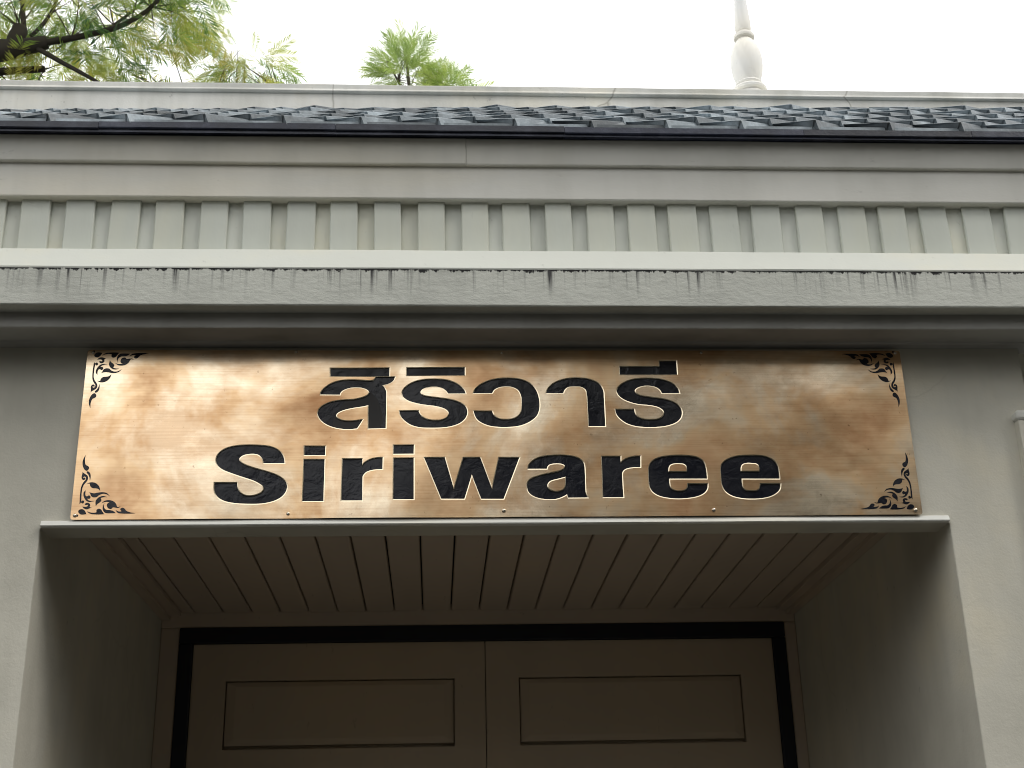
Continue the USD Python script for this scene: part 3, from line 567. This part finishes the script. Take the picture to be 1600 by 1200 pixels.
for nm, (poly, loops) in zip(names, fills):
    lp = S.part(nm, dented(extr(poly, YB - .0004, YB + .0012, .03)), M_black)
    V, F = [], []
    for inner, outer in loops:
        b = len(V); n = len(inner)
        mid = inner + (outer - inner) * .3
        V += [(p[0], YF + .0001, p[1] + 2.5) for p in outer] + [(p[0], YF + .0005, p[1] + 2.5) for p in mid] + [(p[0], YB - .0001, p[1] + 2.5) for p in inner]
        for k in range(n):
            q = (k + 1) % n; F += [(b+k, b+q, b+n+q), (b+k, b+n+q, b+n+k), (b+n+k, b+n+q, b+2*n+q), (b+n+k, b+2*n+q, b+2*n+k)]
    S.part('letter_rim', dented(trimesh.Trimesh(V, F, process=False)), M_rim, under=lp)
for o in orn:
    S.part('corner_ornament', dented(extr(o, YF - .0005, YF + .001, .03)), M_black)
for (sx, sz, r) in [(-513, 449, 4), (3, 447, 4), (512, 447.5, 4), (-517, 28, 4.2), (0, 32.5, 5), (512, 31, 5), (-1014, 446, 4), (1016, 447, 4.5), (-1018, 26.5, 4.5), (1012, 27, 5.5)]:
    dome_ = trimesh.creation.icosphere(2, r / 1000); dome_.vertices[:, 1] *= .62
    dome_.apply_translation((sx / 1000, YF - .001, 2.5 + sz / 1000)); S.part('screw', dented(dome_), M_screw, smooth=True)

# ------------------------------------------------------------------ boundary wall beside the gate
for s, lab in ((1, 'lower plaster boundary wall with coping joining the gate on its right'), (-1, 'lower plaster boundary wall joining the gate on its left')):
    Wl = Thing('boundary_wall', lab, 'wall', (s * 3.2, 0, 0))
    a, b = sorted((s * 1.306, s * 6.5))
    Wl.part('wall', bx(a, b, -.024, .14, -.05, 2.760), M_wall)
    Wl.part('coping', cbox(min(s*1.302, s*6.5), max(s*1.302, s*6.5), -.030, .146, 2.7602, 2.787, .006), M_coping)

# ------------------------------------------------------------------ finial on the ridge
def lathe(prof, cx, cy, n=28):
    m = trimesh.creation.revolve(np.array(prof), sections=n); m.apply_translation((cx, cy, 0)); return m
fx, fy = .949, .84
FN = Thing('roof_finial', 'white turned plaster finial standing on the roof ridge', 'finial', (fx, fy, 4.27))
FN.part('base_ring', lathe([(0, 4.268), (.052, 4.268), (.052, 4.306), (.047, 4.312), (.060, 4.318), (.062, 4.326), (.058, 4.332), (.044, 4.336), (.040, 4.341), (.047, 4.345), (.049, 4.350), (.046, 4.355), (0, 4.356)], fx, fy), M_finial, smooth=40)
FN.part('bulb', lathe([(0, 4.354), (.038, 4.354), (.046, 4.372), (.053, 4.400), (.0565, 4.430), (.056, 4.462), (.051, 4.492), (.041, 4.518), (.032, 4.534), (.026, 4.544), (0, 4.545)], fx, fy), M_finial, smooth=50)
FN.part('collar', lathe([(0, 4.543), (.026, 4.543), (.036, 4.549), (.038, 4.556), (.036, 4.563), (.027, 4.569), (.024, 4.574), (.027, 4.579), (0, 4.580)], fx, fy), M_finial, smooth=40)
FN.part('spire', lathe([(0, 4.578), (.024, 4.578), (.0285, 4.590), (.0285, 4.62), (.025, 4.67), (.0205, 4.73), (.013, 4.85), (.005, 4.97), (0, 4.99)], fx, fy), M_finial, smooth=40)

# ------------------------------------------------------------------ trees with feathery compound leaves
def frond_template(n=12, seed=0):
    r = np.random.default_rng(seed); V, F = [], []
    # rachis: flat strip
    k = 5
    for i in range(k):
        t = i / (k - 1); zz = -.16 * t * t; w = .006 * (1 - .7 * t)
        V += [(t, -w, zz), (t, w, zz)]
    for i in range(k - 1): F += [(2*i, 2*i+1, 2*i+3), (2*i, 2*i+3, 2*i+2)]
    for i in range(n):
        t = .16 + .84 * i / (n - 1); L = .33 * math.sin(math.pi * (.20 + .66 * (1 - t) ** .8 + .1)) + .05
        for s in (-1, 1):
            ang = math.radians(58 - 22 * t + r.normal(0, 5)); l = L * (1 + r.normal(0, .08))
            d = np.array([math.cos(ang), s * math.sin(ang), 0]); pn = np.array([-d[1], d[0], 0]) * s
            b = np.array([t, 0, -.16 * t * t]); w = .0105; dr = r.uniform(.05, .35) * l
            p = [b, b + d*l*.35 + pn*w - [0, 0, dr*.15], b + d*l*.35 - pn*w - [0, 0, dr*.15], b + d*l*.75 + pn*w*.8 - [0, 0, dr*.55], b + d*l*.75 - pn*w*.8 - [0, 0, dr*.55], b + d*l - [0, 0, dr]]
            o = len(V); V += [tuple(q) for q in p]; F += [(o, o+1, o+2), (o+1, o+3, o+2), (o+2, o+3, o+4), (o+3, o+5, o+4)]
    return np.array(V), np.array(F)
TPL = [frond_template(n, i) for i, n in enumerate((19, 21, 22, 20))]
def place_frond(p, d, up, size, k):
    V, F = TPL[k % len(TPL)]
    d = d / np.linalg.norm(d); s = np.cross(up, d); s /= np.linalg.norm(s); u = np.cross(d, s)
    return trimesh.Trimesh(p + size * (V[:, :1] * d + V[:, 1:2] * s + V[:, 2:] * u), F, process=False)
def in_view(p):
    q = np.array(p) - EYE; z = q @ FWD
    return z > 0 and abs(q @ RIGHT / z) < .40 and -.02 < q @ UP / z < .31, z
def ridge_clear(p):
    q = np.array(p) - EYE; return q[2] / (q[1]) > .655
def tree(name, label, base, trunk, branches, blobs, mat_leaf, size, seed, group=None, max_parts=150, mat_br=None):
    T = Thing(name, label, 'tree', base, group)
    T.part('trunk', tube(*trunk, k=12, seed=seed, rough=.12), M_bark, smooth=True)
    for i, (pts, rad) in enumerate(branches): T.part('branch', tube(pts, rad, k=8, seed=seed + i + 1, rough=.15), mat_br or M_bark, smooth=True)
    r = np.random.default_rng(seed); fr = []
    tops = np.array([q for pts, _ in branches for q in pts])
    for (c, rad, cnt, inner, *ex_) in blobs:
        mul, rise = (list(ex_) + [1.0, .12][len(ex_):])
        c = np.array(c); rad = np.array(rad)
        for _ in range(cnt):
            v = r.normal(size=3); v /= np.linalg.norm(v); q = c + v * rad * r.uniform(inner, 1) ** .5
            d = v * rad / rad.max() + r.normal(size=3) * .45 + np.array([0, 0, rise]); d /= np.linalg.norm(d)
            up = np.array([0, 0, 1.0]) + r.normal(size=3) * .35
            fr.append((q, d, up, mul * size * r.uniform(.75, 1.25)))
    vis = [i for i, f in enumerate(fr) if in_view(f[0])[0] and ridge_clear(f[0])]
    vis = sorted(vis, key=lambda i: -fr[i][3] / in_view(fr[i][0])[1])[:max_parts]; vs = set(vis); rest = []
    for i, f in enumerate(fr):
        m = place_frond(*f, i)
        if i in vs: T.part('frond', m, mat_leaf)
        else: rest.append(m)
    # twigs that carry the fronds, from the nearest branch point
    tw = []
    for i, f in enumerate(fr):
        if i % 4: continue
        j = np.argmin(((tops - f[0]) ** 2).sum(1) + r.random(len(tops)) * .15); a = tops[j]
        mid = (a + f[0]) / 2 + r.normal(size=3) * .05 * np.linalg.norm(a - f[0])
        tw.append(tube([a, mid, f[0]], [.006, .004, .002], k=4))
    T.part('twigs', cat(tw), M_twig, kind='stuff')
    T.part('crown', cat(rest), mat_leaf, kind='stuff')
    return T
Y5 = 5.0
tree('feathery_tree', 'large dark-limbed tree with feathery yellow-green leaves behind the roof at left', (-5.2, 5.6, 0),
     ([(-5.2, 5.6, 0), (-5.1, 5.5, 2.5), (-4.85, 5.3, 5.0), (-4.5, 5.1, 6.9), (-4.3, 5.0, 8.2), (-4.4, 5.2, 10.0)], [.27, .22, .19, .16, .12, .06]),
     [([(-4.5, 5.1, 6.9), (-3.9, 5.05, 7.25), (-3.35, 5.0, 7.42), (-3.12, 5.0, 7.47), (-2.92, 5.0, 7.52)], [.12, .10, .085, .07, .045]),
      ([(-3.16, 5.0, 7.45), (-3.125, 4.98, 7.55), (-3.115, 4.97, 7.63)], [.07, .062, .05]),
      ([(-3.05, 5.0, 7.50), (-2.75, 4.98, 7.54), (-2.5, 4.95, 7.59), (-2.33, 4.95, 7.68), (-2.2, 4.95, 7.80), (-2.1, 4.95, 8.0)], [.028, .022, .020, .018, .015, .008]),
      ([(-3.08, 5.0, 7.53), (-2.85, 5.0, 7.38), (-2.65, 5.0, 7.26), (-2.4, 5.0, 7.10)], [.022, .017, .014, .008]),
      ([(-3.1, 5.02, 7.62), (-3.13, 5.0, 7.85), (-3.2, 5.0, 8.2)], [.02, .017, .01]),
      ([(-3.05, 5.02, 7.58), (-2.93, 5.0, 7.75), (-2.88, 5.0, 8.0)], [.015, .013, .01]),
      ([(-3.0, 5.02, 7.57), (-2.8, 5.2, 7.72), (-2.55, 5.3, 7.9), (-2.3, 5.3, 8.2)], [.015, .013, .012, .01]),
      ([(-4.5, 5.1, 6.8), (-3.8, 5.2, 7.2), (-3.3, 5.2, 7.40), (-2.98, 5.2, 7.43)], [.06, .035, .03, .022]),
      ([(-4.4, 5.1, 7.6), (-3.9, 5.1, 8.4), (-3.2, 5.1, 9.0)], [.08, .06, .03]),
      ([(-4.3, 5.0, 8.2), (-4.9, 5.4, 9.2), (-5.6, 5.7, 9.9)], [.09, .06, .03]),
      ([(-4.4, 5.0, 7.0), (-3.6, 5.8, 7.1), (-2.8, 5.9, 7.2), (-2.15, 5.7, 7.3), (-1.85, 5.6, 7.42), (-2.22, 5.5, 7.5)], [.06, .04, .03, .022, .016, .008]),
      ([(-2.15, 5.7, 7.3), (-1.9, 5.6, 7.25), (-1.55, 5.5, 7.28), (-1.3, 5.4, 7.36)], [.015, .013, .010, .006]),
      ([(-2.3, 5.8, 7.27), (-2.2, 5.7, 7.45), (-2.05, 5.6, 7.52)], [.016, .013, .008])],
     [((-4.0, 5.2, 9.2), (1.9, 1.7, 1.7), 480, .15), ((-6.5, 5.6, 10.5), (2.2, 2.0, 1.8), 160, .1, 1.4), ((-2.75, 5.0, 7.85), (.80, .9, .38), 270, .0), ((-3.3, 5.8, 7.4), (1.1, .8, .4), 190, .0),
      ((-2.35, 5.5, 7.35), (.45, .5, .22), 75, 0.0, .9, -.1), ((-1.55, 5.45, 7.33), (.36, .3, .17), 40, 0.0, .85, -.35), ((-1.60, 5.45, 7.62), (.36, .3, .22), 105, 0.0, .8, -.5), ((-2.05, 4.9, 8.05), (.32, .5, .36), 95, 0.0)],
     M_leaf, .29, 11, mat_br=M_bark)
tree('pale_tree', 'small pale green feathery tree top rising behind the ridge at centre', (0.0, 9.3, 0),
     ([(0, 9.3, 0), (.05, 9.3, 3), (0, 9.25, 6), (-.15, 9.2, 8.2), (-.35, 9.1, 9.6)], [.16, .13, .10, .07, .03]),
     [([(-.3, 9.15, 9.2), (-.42, 9.05, 9.9), (-.46, 9.0, 10.3)], [.035, .022, .01]), ([(-.2, 9.2, 8.6), (-.1, 9.1, 9.4), (-.02, 9.0, 9.95)], [.035, .022, .01]), ([(-.35, 9.1, 9.6), (-.55, 9.0, 10.0), (-.66, 9.0, 10.25)], [.018, .012, .006])],
     [((-.47, 9.0, 10.06), (.26, .28, .30), 190, 0.0), ((-.05, 9.0, 9.80), (.26, .25, .17), 170, 0.0), ((-.2, 9.3, 8.2), (1.3, 1.2, 1.35), 230, .1)],
     M_leaf2, .25, 23, mat_br=M_twig)

# ------------------------------------------------------------------ unseen trees added to shape the brass reflection and darken the doorway
r = np.random.default_rng(5); V, F = [], []
def clump(c, rad, cnt, leaf):
    for _ in range(cnt):
        v = r.normal(size=3); v /= np.linalg.norm(v); q = np.array(c) + v * np.array(rad) * r.uniform(.3, 1) ** .4
        a = r.normal(size=3); a /= np.linalg.norm(a); b = np.cross(a, r.normal(size=3)); b /= np.linalg.norm(b); l = leaf * r.uniform(.6, 1.3)
        o = len(V); V.extend([q - a*l - b*l*.5, q + a*l - b*l*.5, q + a*l*.8 + b*l*.5, q - a*l*.8 + b*l*.5]); F.extend([(o, o+1, o+2), (o, o+2, o+3)])
for x in np.arange(-30, 31, 2.2):
    h = 5.7 + r.uniform(-.4, .5)
    if x < -9: h = 8.5 + r.uniform(-1, 1.5)
    if x > 0.8: h = 11.4 + r.uniform(-2.4, 2.0)
    elif x > -1.8: h = 7.8 + r.uniform(-.3, .4)
    y = -15 + r.uniform(-1, 1)
    for z in np.arange(1.0, h - .8, 1.5): clump((x + r.uniform(-.5, .5), y, z), (1.9, 1.5, 1.2), 150, .34)
    for z in (.6,): clump((x, y, z), (1.6, 1.2, .7), 60, .3)
for sx in (-1, 1):  # side rows added to cut low sky light on the jambs
    for y in np.arange(-13, 8, 2.4):
        for z in np.arange(1.0, 10.0, 1.6): clump((sx * 22 + r.uniform(-.5, .5), y, z), (1.6, 2.0, 1.3), 120, .42)
solid('tree_line', (np.array(V), np.array(F)), M_leaf3, 'unseen dark trees added facing the gate to shape reflection and shade', 'trees', 'stuff')
